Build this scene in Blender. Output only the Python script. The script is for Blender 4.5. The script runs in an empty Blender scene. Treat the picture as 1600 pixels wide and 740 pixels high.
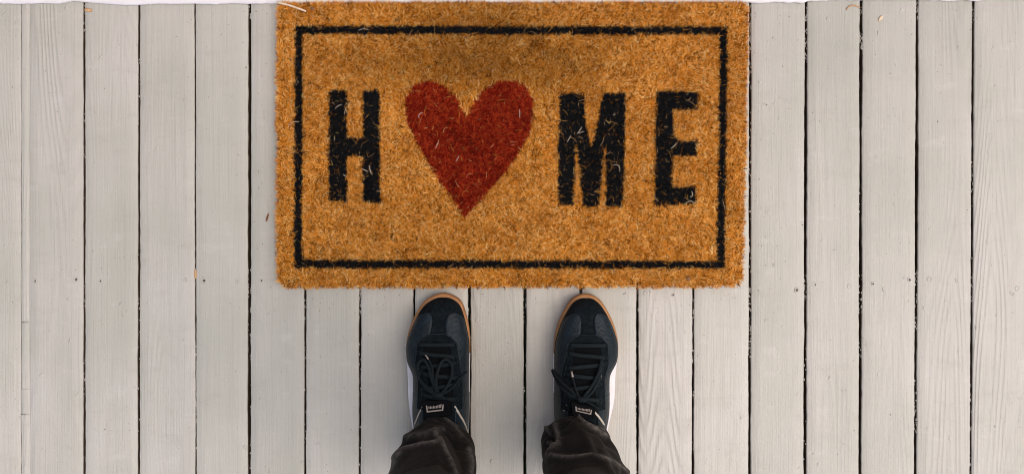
import bpy, math, random
import numpy as np
from mathutils import Vector, noise as mnoise

random.seed(7)
rng = np.random.default_rng(7)
scene = bpy.context.scene
col = scene.collection

# ------------------------------------------------------------------ camera
CAM_H = 1.5                                  # held at chest height, looking straight down
cam_d = bpy.data.cameras.new('camera')
cam_d.sensor_width = 36.0
cam_d.lens = 36.0 * CAM_H / 1.6
cam_d.clip_start = 0.02
cam_d.clip_end = 400.0
cam = bpy.data.objects.new('camera', cam_d)
cam.location = (0, 0, CAM_H)
cam.rotation_euler = (0, 0, 0)
col.objects.link(cam)
scene.camera = cam

# ------------------------------------------------------------------ light
SUN_DIR = Vector((0.42, -0.16, 0.88)).normalized()      # towards the brightest part of the overcast sky
world = bpy.data.worlds.new('World')
scene.world = world
world.use_nodes = True
wn = world.node_tree
sky = wn.nodes.new('ShaderNodeTexSky')
sky.sky_type = 'NISHITA'
sky.sun_disc = False
sky.sun_elevation = math.asin(SUN_DIR.z)
sky.sun_rotation = math.atan2(SUN_DIR.x, SUN_DIR.y)
sky.air_density = 1.0
sky.dust_density = 4.0
sky.ozone_density = 0.6
bg = wn.nodes['Background']
bg.inputs['Strength'].default_value = 0.10
wn.links.new(sky.outputs[0], bg.inputs[0])
sun_d = bpy.data.lights.new('sun', 'SUN')
sun_d.energy = 1.5
sun_d.angle = math.radians(70)
sun_d.color = (1.0, 0.91, 0.84)
sun = bpy.data.objects.new('sun', sun_d)
sun.rotation_euler = SUN_DIR.to_track_quat('Z', 'Y').to_euler()
sun.location = SUN_DIR * 8
col.objects.link(sun)
scene.view_settings.view_transform = 'Standard'
scene.view_settings.look = 'None'
scene.view_settings.gamma = 1.0
scene.view_settings.use_curve_mapping = False
scene.view_settings.exposure = 0.58
scene.cycles.filter_width = 1.0

# ------------------------------------------------------------------ helpers
def P(px, py, z=0.0):
    """point of the place seen at a pixel of the photograph, at height z"""
    s = (CAM_H - z) / CAM_H
    return ((px - 800) / 1000 * s, (370 - py) / 1000 * s, z)

def tag(o, label=None, cat=None, group=None, kind=None):
    if label: o['label'] = label
    if cat: o['category'] = cat
    if group: o['group'] = group
    if kind: o['kind'] = kind
    return o

def link(o, parent=None):
    col.objects.link(o)
    if parent is not None:
        o.parent = parent
    return o

def empty(name, loc=(0, 0, 0), parent=None):
    o = bpy.data.objects.new(name, None)
    o.location = loc
    o.empty_display_size = 0.05
    return link(o, parent)

def mesh_obj(name, verts, faces, mat=None, parent=None, loc=(0, 0, 0), smooth=True):
    me = bpy.data.meshes.new(name)
    me.from_pydata([tuple(v) for v in verts], [], faces)
    me.update()
    if smooth:
        me.polygons.foreach_set('use_smooth', [True] * len(me.polygons))
    if mat is not None:
        me.materials.append(mat)
    o = bpy.data.objects.new(name, me)
    o.location = loc
    return link(o, parent)

def grid_faces(nu, nv, closed_u=False, off=0, flip=False):
    f = []
    for j in range(nv - 1):
        for i in range(nu if closed_u else nu - 1):
            i2 = (i + 1) % nu
            q = (off + j * nu + i, off + j * nu + i2, off + (j + 1) * nu + i2, off + (j + 1) * nu + i)
            f.append(q[::-1] if flip else q)
    return f

def box(x0, x1, y0, y1, z0, z1):
    v = [(x0, y0, z0), (x1, y0, z0), (x1, y1, z0), (x0, y1, z0), (x0, y0, z1), (x1, y0, z1), (x1, y1, z1), (x0, y1, z1)]
    f = [(0, 3, 2, 1), (4, 5, 6, 7), (0, 1, 5, 4), (1, 2, 6, 5), (2, 3, 7, 6), (3, 0, 4, 7)]
    return v, f

def tube(pts, rad, n=8, flat=1.0):
    """round (or flattened) tube along pts"""
    pts = [Vector(p) for p in pts]
    V, F = [], []
    up = Vector((0, 0, 1))
    for k, p in enumerate(pts):
        t = (pts[min(k + 1, len(pts) - 1)] - pts[max(k - 1, 0)]).normalized()
        s = t.cross(up)
        if s.length < 1e-4: s = Vector((1, 0, 0))
        s.normalize()
        b = s.cross(t)
        r = rad[k] if hasattr(rad, '__len__') else rad
        for i in range(n):
            a = 2 * math.pi * i / n
            V.append(p + s * (r * math.cos(a)) + b * (r * flat * math.sin(a)))
    F += grid_faces(n, len(pts), True)
    F.append(tuple(range(n - 1, -1, -1)))
    F.append(tuple((len(pts) - 1) * n + i for i in range(n)))
    return V, F

def spline(pts, n):
    """Catmull-Rom through pts"""
    pts = [np.array(p, float) for p in pts]
    pts = [2 * pts[0] - pts[1]] + pts + [2 * pts[-1] - pts[-2]]
    out = []
    segs = len(pts) - 3
    for k in range(n):
        t = k / (n - 1) * segs
        i = min(int(t), segs - 1)
        u = t - i
        a, b, c, d = pts[i:i + 4]
        out.append(0.5 * ((2 * b) + (c - a) * u + (2 * a - 5 * b + 4 * c - d) * u * u + (3 * b - a - 3 * c + d) * u ** 3))
    return out

def smoothstep(a, b, x):
    t = np.clip((np.asarray(x, float) - a) / (b - a), 0, 1)
    return t * t * (3 - 2 * t)

class SinNoise:
    """cheap smooth 2-D noise for numpy arrays, about -1..1"""
    def __init__(self, freq, n=14, seed=0, aniso=(1, 1)):
        r = np.random.default_rng(seed)
        ang = r.uniform(0, 2 * math.pi, n)
        mag = freq * r.uniform(0.4, 1.6, n) * 2 * math.pi
        self.kx = np.cos(ang) * mag * aniso[0]
        self.ky = np.sin(ang) * mag * aniso[1]
        self.ph = r.uniform(0, 2 * math.pi, n)
    def __call__(self, x, y):
        x = np.asarray(x, float); y = np.asarray(y, float)
        s = np.zeros(np.broadcast(x, y).shape)
        for a, b, c in zip(self.kx, self.ky, self.ph):
            s = s + np.sin(a * x + b * y + c)
        return s / math.sqrt(len(self.kx)) / 1.2

# ------------------------------------------------------------------ materials
def new_mat(name, color=(0.5, 0.5, 0.5), rough=0.6, spec=0.5):
    m = bpy.data.materials.new(name)
    m.use_nodes = True
    b = m.node_tree.nodes['Principled BSDF']
    b.inputs['Base Color'].default_value = (*color, 1)
    b.inputs['Roughness'].default_value = rough
    b.inputs['Specular IOR Level'].default_value = spec
    return m, m.node_tree, b

class NT:
    def __init__(self, nt): self.nt = nt
    def n(self, typ, **kw):
        nd = self.nt.nodes.new(typ)
        for k, v in kw.items(): setattr(nd, k, v)
        return nd
    def l(self, a, b): self.nt.links.new(a, b)
    def math(self, op, a, b=None, c=None, clamp=False):
        nd = self.n('ShaderNodeMath', operation=op, use_clamp=clamp)
        for i, v in enumerate((a, b, c)):
            if v is None: continue
            if isinstance(v, (int, float)): nd.inputs[i].default_value = v
            else: self.l(v, nd.inputs[i])
        return nd.outputs[0]
    def mix(self, fac, a, b, blend='MIX'):
        nd = self.n('ShaderNodeMix', data_type='RGBA', blend_type=blend)
        for sock, v in ((nd.inputs[0], fac), (nd.inputs[6], a), (nd.inputs[7], b)):
            if isinstance(v, (int, float)): sock.default_value = v
            elif isinstance(v, tuple): sock.default_value = (*v, 1) if len(v) == 3 else v
            else: self.l(v, sock)
        return nd.outputs[2]
    def noise(self, vec, scale, detail=3, rough=0.55, dist=0.0):
        nd = self.n('ShaderNodeTexNoise')
        nd.inputs['Scale'].default_value = scale
        nd.inputs['Detail'].default_value = detail
        nd.inputs['Roughness'].default_value = rough
        nd.inputs['Distortion'].default_value = dist
        self.l(vec, nd.inputs['Vector'])
        return nd.outputs['Fac']
    def ramp(self, fac, stops):
        nd = self.n('ShaderNodeValToRGB')
        cr = nd.color_ramp
        while len(cr.elements) < len(stops): cr.elements.new(0.5)
        for e, (p, c) in zip(cr.elements, stops):
            e.position = p
            e.color = (*c, 1) if len(c) == 3 else c
        self.l(fac, nd.inputs[0])
        return nd.outputs[0]
    def maprange(self, v, a, b, c=0.0, d=1.0):
        nd = self.n('ShaderNodeMapRange')
        self.l(v, nd.inputs[0])
        for i, x in enumerate((a, b, c, d)): nd.inputs[i + 1].default_value = x
        return nd.outputs[0]

def bump(T, b, height, strength, distance):
    nd = T.n('ShaderNodeBump')
    nd.inputs['Strength'].default_value = strength
    nd.inputs['Distance'].default_value = distance
    T.l(height, nd.inputs['Height'])
    T.l(nd.outputs[0], b.inputs['Normal'])

def scaled(T, vec, s, offset=None):
    mp = T.n('ShaderNodeMapping')
    mp.inputs['Scale'].default_value = s
    T.l(vec, mp.inputs['Vector'])
    out = mp.outputs[0]
    if offset is not None:
        ad = T.n('ShaderNodeVectorMath', operation='ADD')
        T.l(out, ad.inputs[0]); T.l(offset, ad.inputs[1])
        out = ad.outputs[0]
    return out

def deck_paint():
    m, nt, b = new_mat('weathered_deck_paint', rough=0.5, spec=0.35)
    T = NT(nt)
    tc = T.n('ShaderNodeTexCoord').outputs['Object']
    oi = T.n('ShaderNodeObjectInfo').outputs['Random']
    off = T.n('ShaderNodeCombineXYZ')
    T.l(T.math('MULTIPLY', oi, 61.0), off.inputs[0]); T.l(T.math('MULTIPLY', oi, 97.0), off.inputs[1])
    off = off.outputs[0]
    # contour lines of stretched noise: the raised latewood lines of flat sawn boards
    big = T.noise(scaled(T, tc, (9.0, 0.85, 1.0), off), 1.0, 1.5, 0.45, 0.15)
    lines = T.math('SINE', T.math('MULTIPLY', big, 215.0))
    lines = T.math('POWER', T.math('MULTIPLY_ADD', lines, 0.5, 0.5), 1.6)
    where = T.noise(scaled(T, tc, (6.0, 1.6, 1.0), off), 1.0, 2, 0.5)
    where = T.maprange(where, 0.38, 0.66, 0.05, 1.0)
    per_board = T.math('MULTIPLY_ADD', T.math('FRACT', T.math('MULTIPLY', oi, 17.3)), 0.65, 0.35)
    lines = T.math('MULTIPLY', T.math('MULTIPLY', lines, where), per_board)
    fine = T.noise(scaled(T, tc, (420.0, 9.0, 1.0), off), 1.0, 3, 0.6)
    roller = T.noise(scaled(T, tc, (260.0, 170.0, 1.0), off), 1.0, 3, 0.6)
    h = T.math('ADD', T.math('MULTIPLY', lines, 0.44), T.math('MULTIPLY', fine, 0.42))
    h = T.math('ADD', h, T.math('MULTIPLY', roller, 0.34))
    blobs = T.noise(scaled(T, tc, (75.0, 60.0, 1.0), off), 1.0, 2, 0.5)
    blobs = T.maprange(blobs, 0.70, 0.80, 0.0, 1.0)
    h = T.math('ADD', h, T.math('MULTIPLY', blobs, 0.8))
    bump(T, b, h, 1.0, 0.0016)
    # colour: warm grey paint, faint wear in the grain, dirt specks, bare chips
    tone = T.noise(scaled(T, tc, (5.0, 3.0, 1.0), off), 1.0, 4, 0.6)
    c = T.ramp(tone, [(0.30, (0.418, 0.410, 0.356)), (0.5, (0.472, 0.455, 0.405)), (0.70, (0.524, 0.495, 0.458))])
    shift = T.math('MULTIPLY_ADD', T.math('FRACT', T.math('MULTIPLY', oi, 7.7)), 0.10, 0.95)
    c = T.mix(1.0, c, T.n('ShaderNodeCombineColor').outputs[0], 'MULTIPLY')
    cc = nt.nodes[-1] if False else [n for n in nt.nodes if n.bl_idname == 'ShaderNodeCombineColor'][0]
    T.l(shift, cc.inputs[0]); T.l(shift, cc.inputs[1]); T.l(shift, cc.inputs[2])
    streak = T.noise(scaled(T, tc, (300.0, 4.0, 1.0), off), 1.0, 3, 0.65)
    c = T.mix(T.maprange(streak, 0.48, 0.76, 0.0, 0.42), c, (0.36, 0.335, 0.295))
    c = T.mix(T.math('MULTIPLY', lines, 0.16), c, (0.34, 0.31, 0.27))
    scf = T.noise(scaled(T, tc, (14.0, 30.0, 1.0), off), 1.0, 6, 0.72)
    c = T.mix(T.maprange(scf, 0.54, 0.72, 0.0, 0.40), c, (0.37, 0.345, 0.30))
    c = T.mix(T.maprange(scf, 0.30, 0.42, 0.22, 0.0), c, (0.63, 0.60, 0.57))
    sp = T.noise(scaled(T, tc, (210.0, 190.0, 1.0), off), 1.0, 1, 0.5)
    c = T.mix(T.maprange(sp, 0.755, 0.80, 0.0, 0.8), c, (0.13, 0.105, 0.08))
    sp2 = T.noise(scaled(T, tc, (120.0, 70.0, 3.0), off), 1.0, 2, 0.5)
    c = T.mix(T.maprange(sp2, 0.73, 0.78, 0.0, 0.5), c, (0.50, 0.36, 0.22))
    T.l(c, b.inputs['Base Color'])
    T.l(T.maprange(roller, 0.3, 0.7, 0.42, 0.62), b.inputs['Roughness'])
    return m

def simple_noise_mat(name, c0, c1, scale, rough, spec=0.4, bscale=None, bdist=0.0005, bstr=0.6, detail=4, coords='Object', stretch=(1, 1, 1), scuff=None):
    m, nt, b = new_mat(name, c0, rough, spec)
    T = NT(nt)
    tc = T.n('ShaderNodeTexCoord').outputs[coords]
    v = scaled(T, tc, stretch)
    f = T.noise(v, scale, detail, 0.6)
    T.l(T.ramp(f, [(0.3, c0), (0.7, c1)]), b.inputs['Base Color'])
    if scuff:
        base = b.inputs['Base Color'].links[0].from_socket
        k = T.maprange(T.noise(v, scuff[0], 6, 0.72), 0.55, 0.74, 0.0, 0.8)
        T.l(T.mix(k, base, scuff[1]), b.inputs['Base Color'])
    if bscale:
        bump(T, b, T.noise(v, bscale, 3, 0.6), bstr, bdist)
    return m

M = {}
M['deck'] = deck_paint()
M['white'] = simple_noise_mat('white_trim_paint', (0.74, 0.70, 0.72), (0.82, 0.79, 0.81), 30, 0.45, 0.4, 160, 0.0006)
M['crumb'] = simple_noise_mat('paint_crumb', (0.22, 0.19, 0.15), (0.50, 0.47, 0.42), 700, 0.6, 0.3, 500, 0.0006)
M['rust'] = simple_noise_mat('nail_head', (0.05, 0.032, 0.022), (0.13, 0.10, 0.08), 600, 0.7, 0.3)
M['joist'] = simple_noise_mat('old_timber', (0.05, 0.032, 0.02), (0.12, 0.08, 0.05), 20, 0.85, 0.2, 60, 0.002, stretch=(0.2, 3, 3))
M['soil'] = simple_noise_mat('soil_and_grass', (0.035, 0.035, 0.015), (0.06, 0.075, 0.025), 3, 0.95, 0.1, 40, 0.01)
M['suede'] = simple_noise_mat('blue_black_suede', (0.0022, 0.0042, 0.0056), (0.0090, 0.0130, 0.0155), 160, 0.95, 0.10, 900, 0.0006, 0.8, scuff=(55, (0.017, 0.021, 0.024)))
M['leather'] = simple_noise_mat('blue_black_leather', (0.0019, 0.0058, 0.0090), (0.0070, 0.0160, 0.0230), 70, 0.45, 0.25, 200, 0.0018, 0.9, scuff=(38, (0.018, 0.033, 0.043)))
M['tongue'] = simple_noise_mat('black_tongue_fabric', (0.0025, 0.003, 0.0035), (0.006, 0.007, 0.008), 500, 0.95, 0.08, 1200, 0.0005)
M['lace'] = simple_noise_mat('black_lace', (0.0045, 0.0075, 0.009), (0.014, 0.020, 0.023), 700, 0.85, 0.15, 1400, 0.0006, 0.9)
M['gum'] = simple_noise_mat('gum_rubber', (0.30, 0.135, 0.045), (0.42, 0.20, 0.075), 60, 0.6, 0.4, 300, 0.0006)
M['rubber_white'] = simple_noise_mat('white_rubber', (0.66, 0.62, 0.63), (0.78, 0.74, 0.75), 40, 0.5, 0.4, 300, 0.0003)
M['piping'] = simple_noise_mat('cream_piping', (0.42, 0.36, 0.29), (0.60, 0.54, 0.46), 120, 0.7, 0.3)
M['aglet'] = simple_noise_mat('woven_label_and_lace_tip', (0.26, 0.215, 0.185), (0.40, 0.34, 0.30), 300, 0.4, 0.5)
M['sock'] = simple_noise_mat('black_sock', (0.008, 0.008, 0.010), (0.016, 0.016, 0.018), 300, 0.95, 0.2)
M['straw'] = simple_noise_mat('pale_straw', (0.62, 0.46, 0.28), (0.80, 0.66, 0.48), 120, 0.6, 0.4)
M['dry_leaf'] = simple_noise_mat('dry_brown_leaf', (0.14, 0.055, 0.022), (0.30, 0.15, 0.07), 300, 0.8, 0.3, 600, 0.0006)
M['chip'] = simple_noise_mat('orange_wood_chip', (0.45, 0.24, 0.10), (0.62, 0.40, 0.22), 200, 0.8, 0.3)
M['backing'] = simple_noise_mat('mat_backing', (0.14, 0.06, 0.015), (0.24, 0.10, 0.025), 200, 0.95, 0.1)

def trouser_mat():
    m, nt, b = new_mat('black_denim', rough=0.9, spec=0.08)
    T = NT(nt)
    tc = T.n('ShaderNodeTexCoord').outputs['Object']
    f = T.noise(tc, 25, 4, 0.6)
    g = T.noise(scaled(T, tc, (900, 900, 260)), 1.0, 2, 0.5)
    c = T.ramp(f, [(0.3, (0.0055, 0.0052, 0.0052)), (0.72, (0.018, 0.0145, 0.0115))])
    c = T.mix(T.maprange(g, 0.5, 0.75, 0.0, 0.45), c, (0.030, 0.028, 0.027))
    we = T.n('ShaderNodeAttribute', attribute_name='fade_highlight').outputs['Fac']
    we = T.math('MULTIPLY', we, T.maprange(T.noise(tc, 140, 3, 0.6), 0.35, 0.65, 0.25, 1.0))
    c = T.mix(T.math('MULTIPLY', we, 0.85), c, (0.20, 0.18, 0.16))  # lightens ridges and hem: faded dye plus fold highlights put into the colour
    T.l(c, b.inputs['Base Color'])
    b.inputs['Sheen Weight'].default_value = 0.05
    b.inputs['Sheen Roughness'].default_value = 0.45
    b.inputs['Sheen Tint'].default_value = (0.9, 0.8, 0.7, 1)
    h = T.math('ADD', T.math('MULTIPLY', g, 0.3), T.noise(tc, 60, 4, 0.6))
    bump(T, b, h, 0.55, 0.003)
    return m
M['denim'] = trouser_mat()

def fibre_mat():
    m, nt, b = new_mat('coir_fibre', rough=0.85, spec=0.07)
    T = NT(nt)
    at = T.n('ShaderNodeAttribute', attribute_name='tint')
    T.l(at.outputs['Color'], b.inputs['Base Color'])
    tr_ = T.n('ShaderNodeBsdfTranslucent')
    T.l(at.outputs['Color'], tr_.inputs['Color'])
    mx = T.n('ShaderNodeMixShader')
    mx.inputs[0].default_value = 0.20
    T.l(b.outputs[0], mx.inputs[1]); T.l(tr_.outputs[0], mx.inputs[2])
    T.l(mx.outputs[0], nt.nodes['Material Output'].inputs['Surface'])
    return m
M['coir'] = fibre_mat()

# ------------------------------------------------------------------ ground
g = mesh_obj('ground', *(lambda R: ([(-R, -R, -0.42), (R, -R, -0.42), (R, R, -0.42), (-R, R, -0.42)], [(0, 1, 2, 3)]))(150.0), M['soil'])
tag(g, 'dark earth and grass below the deck', 'ground', kind='structure')

# ------------------------------------------------------------------ deck
deck = empty('porch_deck')
tag(deck, 'grey painted wooden plank porch floor', 'deck', kind='structure')
Y_TOP, Y_END, THICK = 0.415, -1.45, 0.026
# (x at the top of the picture, x at the bottom, gap width in mm)
GAPS = [(-404, -402, 3.0), (-317, -315, 3.5), (-230, -229, 3.0), (-142, -142, 3.0), (-55, -55, 3.0), (131, 131.3, 2.6), (217, 216.5, 3.0),
        (304, 305.5, 1.5), (389.7, 389, 4.6), (477, 476.5, 2.8), (563, 562, 3.0), (647.5, 647, 3.2), (734, 733, 4.4), (820.5, 820, 4.2),
        (907.5, 907, 3.4), (996.5, 996, 3.4), (1084, 1083, 3.0), (1172.6, 1171.5, 3.2), (1260, 1258, 3.6), (1345.8, 1344, 4.2),
        (1433.6, 1430.6, 4.0), (1521, 1517, 2.8), (1608, 1604, 3.4), (1695, 1691, 3.2), (1783, 1778, 3.6), (1870, 1865, 3.2), (1957, 1952, 3.4), (2044, 2040, 3)]
FILL = (33.0, 46.0)                         # painted-over filler strip between two boards
edge_noise = [SinNoise(5.5, 12, 100 + i) for i in range(64)]
fine_noise = [SinNoise(42, 12, 300 + i) for i in range(64)]

def edge_x(x_top, x_bot, y):
    py = 370 - 1000 * y
    return (x_top + (x_bot - x_top) * py / 740 - 800) / 1000

def gap_edge(gi, side, y):
    """x of one side of a gap at y, with the uneven paint build-up along it"""
    xt, xb, w = GAPS[gi]
    wv = w / 1000 * (1 + 0.13 * edge_noise[gi](0.0, y))
    k = gi * 2 + (side > 0)
    wob = 0.00024 * fine_noise[k % 64](0.0, y) + 0.0003 * edge_noise[(k + 20) % 64](0.3, y)
    return edge_x(xt, xb, y) + side * wv / 2 + wob

def fill_edge(side, y):
    x = edge_x(FILL[0] if side < 0 else FILL[1], FILL[0] if side < 0 else FILL[1] + 0.5, y)
    return x + 0.0006 * edge_noise[50 + (side > 0)](0, y) + 0.0003 * fine_noise[50 + (side > 0)](0, y)

NY = 230
ys = np.linspace(Y_TOP, Y_END, NY)
ys_dense = np.concatenate([np.linspace(Y_TOP, -0.42, 260), np.linspace(-0.43, Y_END, 40)])

def make_board(left_f, right_f, idx, rl=0.0016, rr=0.0016, flush=False):
    xl, xr = left_f(ys_dense), right_f(ys_dense)
    ox, oy = float((xl.mean() + xr.mean()) / 2), 0.0
    zoff = random.uniform(-0.0009, 0.0004)
    cup = random.uniform(-0.0006, 0.0008)
    V = []
    tilt = random.uniform(-0.0005, 0.0005)
    if flush: zoff = cup = tilt = 0.0
    sect = 13
    for y, a, b in zip(ys_dense, xl, xr):
        w = b - a
        def top(u): return zoff + cup * (2 * u - 1) ** 2 + tilt * (2 * u - 1)
        cols = [(a, -THICK), (a, top(0) - rl * 1.3), (a + rl * 0.35, top(0) - rl * 0.35), (a + rl, top(0))]
        for u in (0.2, 0.4, 0.6, 0.8): cols.append((a + w * u, top(u)))
        cols += [(b - rr, top(1)), (b - rr * 0.35, top(1) - rr * 0.35), (b, top(1) - rr * 1.3), (b, -THICK)]
        sect = len(cols)
        V += [(x - ox, y - oy, z) for x, z in cols]
    F = grid_faces(sect, len(ys_dense), flip=True)
    F.append(tuple(range(sect)))
    F.append(tuple((len(ys_dense) - 1) * sect + i for i in range(sect - 1, -1, -1)))
    # underside
    L = (len(ys_dense) - 1) * sect
    F.append((0, L, L + sect - 1, sect - 1)[::-1])
    o = mesh_obj('board', V, F, M['deck'], deck, (ox, oy, 0))
    o.data.materials.append(M['joist'])            # bare timber sides, dark colour deepening the shade in the gaps
    mi = np.zeros(len(F), np.int32)
    for j in range(len(ys_dense) - 1):
        mi[j * (sect - 1)] = 1; mi[j * (sect - 1) + sect - 2] = 1
    o.data.polygons.foreach_set('material_index', mi)
    return o, zoff

boards = []
order = [(i, i + 1) for i in range(len(GAPS) - 1)]
for li, ri in order:
    lf = (lambda y, li=li: gap_edge(li, +1, y)); rf = (lambda y, ri=ri: gap_edge(ri, -1, y))
    if GAPS[li][0] == -55:                  # the filler strip splits this pair of boards
        b1, z1 = make_board(lf, lambda y: fill_edge(-1, y) - 0.0002, li, rr=0.0006, flush=True)
        b2, z2 = make_board(lambda y: fill_edge(+1, y) + 0.0001, rf, li, rl=0.0003, flush=True)
        boards += [(b1, z1, -55, 33), (b2, z2, 46, 131)]
    else:
        bd, z0 = make_board(lf, rf, li)
        boards.append((bd, z0, GAPS[li][0], GAPS[ri][0]))

# filler strip, cracked across in places
brk = [-20, 503, 607, 646, 830]
for k in range(len(brk) - 1):
    y0, y1 = (370 - brk[k]) / 1000 - 0.0002, (370 - brk[k + 1]) / 1000 + 0.0002
    n = 60
    V = []
    dz = -0.0001
    sl = random.uniform(-0.0015, 0.0015)
    for j in range(n):
        y = y0 + (y1 - y0) * j / (n - 1)
        a, b = float(fill_edge(-1, y)) + 0.0003 + 0.0003 * max(0.0, float(edge_noise[9](0.7, y * 3))), float(fill_edge(+1, y)) - 0.00003
        for x, z in ((a, -0.02), (a, dz - 0.0004), (a + 0.0005, dz), ((a + b) / 2, dz + 0.0001), (b - 0.0003, dz), (b, dz - 0.0002), (b, -0.02)):
            V.append((x - fill_x if False else x, y + sl * ((x - a) / (b - a) - 0.5) if j in (0, n - 1) else y, z))
    F = grid_faces(7, n, flip=True) + [tuple(range(7)), tuple((n - 1) * 7 + i for i in range(6, -1, -1))]
    cx = float(np.mean([v[0] for v in V])); cy = (y0 + y1) / 2
    mesh_obj('filler_strip', [(v[0] - cx, v[1] - cy, v[2]) for v in V], F, M['deck'], deck, (cx, cy, 0))

# joists under the boards
for y in (0.30, -0.071, -0.47, -0.87, -1.27):
    v, f = box(-1.22, 1.26, -0.022, 0.022, -0.17, -THICK - 0.001)
    mesh_obj('joist', v, f, M['joist'], deck, (0, y, 0), smooth=False)

# nails: painted dimples with a dark head, a pair to each board
def nail_mesh():
    V, F = [], []
    n = 12
    prof = [(0.0031, -0.0002), (0.0026, 0.0005), (0.0019, 0.0006), (0.0014, -0.0001)]
    for r, z in prof:
        for i in range(n):
            a = 2 * math.pi * i / n
            rr = r * (1 + 0.14 * math.sin(2 * a + 1) + 0.08 * math.sin(5 * a))
            V.append((rr * math.cos(a), rr * math.sin(a) * 1.15, z))
    F += grid_faces(n, len(prof), True)
    F.append(tuple((len(prof) - 1) * n + i for i in range(n)))
    me = bpy.data.meshes.new('nail')
    me.from_pydata(V, [], F); me.update()
    me.materials.append(M['deck']); me.materials.append(M['rust'])
    for p in me.polygons:
        p.use_smooth = True
        p.material_index = 1 if len(p.vertices) > 4 else 0
    return me
NAIL = nail_mesh()
NAIL_PAINTED = NAIL.copy()                    # head covered by later coats of paint
NAIL_PAINTED.polygons.foreach_set('material_index', [0] * len(NAIL_PAINTED.polygons))
SEEN_NAILS = [(119, 437), (229.6, 440), (290, 439), (318.6, 440), (370.6, 440), (408.6, 439), (1186, 449), (1245, 451.5), (1272.6, 445.7),
              (1327.5, 445.7), (1364, 443), (1421, 438), (1452.5, 436.4), (1495, 438), (1534, 449.5), (1589, 450.5), (55, 441),
              (157, 441), (1052, 458), (1010, 460)]
for bd, z0, xl, xr in boards:
    pts = [(x, y) for x, y in SEEN_NAILS if xl < x < xr]
    hidden = not pts and (xr < 0 or xl > 1600)
    if hidden: pts = [(xl + 16, 443), (xr - 16, 441)]
    for x, y in pts:
        o = bpy.data.objects.new('nail', NAIL if random.random() < 0.45 else NAIL_PAINTED)
        wx, wy, _ = P(x, y + random.uniform(-2.5, 2.5))
        o.location = (wx - bd.location.x, wy - bd.location.y, z0 + 0.0003)
        o.rotation_euler = (0, 0, random.uniform(0, 6.28))
        s = random.uniform(0.9, 1.4)
        o.scale = (s, s, 1)
        link(o, bd)

# crumbs of paint caught in and along the gaps
def lumps(spots):
    V, F = [], []
    for x, y, z, r in spots:
        k = len(V)
        pts = [(1, 0, 0), (0.3, 0.95, 0.1), (-0.8, 0.6, 0), (-0.8, -0.6, 0.1), (0.3, -0.95, 0), (0, 0, 0.8), (0, 0, -0.8)]
        rz = random.uniform(0, 6.28); c, s = math.cos(rz), math.sin(rz)
        for p in pts:
            q = [p[0] * random.uniform(0.6, 1.3), p[1] * random.uniform(0.6, 1.5), p[2]]
            V.append((x + r * (q[0] * c - q[1] * s), y + 1.5 * r * (q[0] * s + q[1] * c), z + r * q[2]))
        for i in range(5):
            F += [(k + i, k + (i + 1) % 5, k + 5), (k + (i + 1) % 5, k + i, k + 6)]
    return V, F
spots = []
def crumb_run(gi, p0, p1, n, rmin=0.0005, rmax=0.0014, z=-0.0021):
    for _ in range(int(n * 0.7)):
        py = random.uniform(p0, p1)
        y = (370 - py) / 1000
        s = random.choice((-1, 1))
        x = float(gap_edge(gi, s, y)) - s * 0.0005
        spots.append((x, y, z + random.uniform(-0.0012, 0.0008), random.uniform(rmin, rmax)))
gx = {round(g[0]): i for i, g in enumerate(GAPS)}
crumb_run(gx[131], 8, 60, 14); crumb_run(gx[131], 150, 330, 14); crumb_run(gx[131], 440, 480, 16); crumb_run(gx[131], 560, 740, 12)
crumb_run(gx[390], 8, 30, 9, 0.001, 0.002); crumb_run(gx[390], 415, 560, 40); crumb_run(gx[390], 560, 740, 10)
crumb_run(gx[217], 90, 200, 10); crumb_run(gx[217], 380, 740, 24)
crumb_run(gx[304], 420, 440, 8); crumb_run(gx[304], 530, 570, 12); crumb_run(gx[304], 600, 740, 14)
crumb_run(gx[1173], 5, 120, 70); crumb_run(gx[1173], 120, 450, 50); crumb_run(gx[1173], 450, 560, 70)
crumb_run(gx[1260], 10, 100, 40); crumb_run(gx[1260], 430, 470, 24); crumb_run(gx[1260], 500, 740, 16)
crumb_run(gx[1346], 10, 22, 10); crumb_run(gx[1346], 48, 80, 22, 0.001, 0.0022); crumb_run(gx[1346], 300, 350, 10); crumb_run(gx[1346], 430, 490, 36); crumb_run(gx[1346], 530, 560, 12)
crumb_run(gx[1434], 2, 30, 24); crumb_run(gx[1434], 420, 520, 50); crumb_run(gx[1434], 590, 680, 40)
crumb_run(gx[1521], 5, 40, 14); crumb_run(gx[1521], 200, 330, 16); crumb_run(gx[1521], 380, 480, 16); crumb_run(gx[1521], 600, 740, 34)
for a in (477, 563, 734, 820, 908, 996, 1084):
    gi = min(range(len(GAPS)), key=lambda i: abs(GAPS[i][0] - a))
    crumb_run(gi, 452, 500, 14); crumb_run(gi, 500, 740, 16)
gi = min(range(len(GAPS)), key=lambda i: abs(GAPS[i][0] - 563)); crumb_run(gi, 450, 490, 30)
v, f = lumps(spots)
tag(mesh_obj('paint_crumbs', v, f, M['crumb'], deck, smooth=False), kind='stuff')

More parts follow.
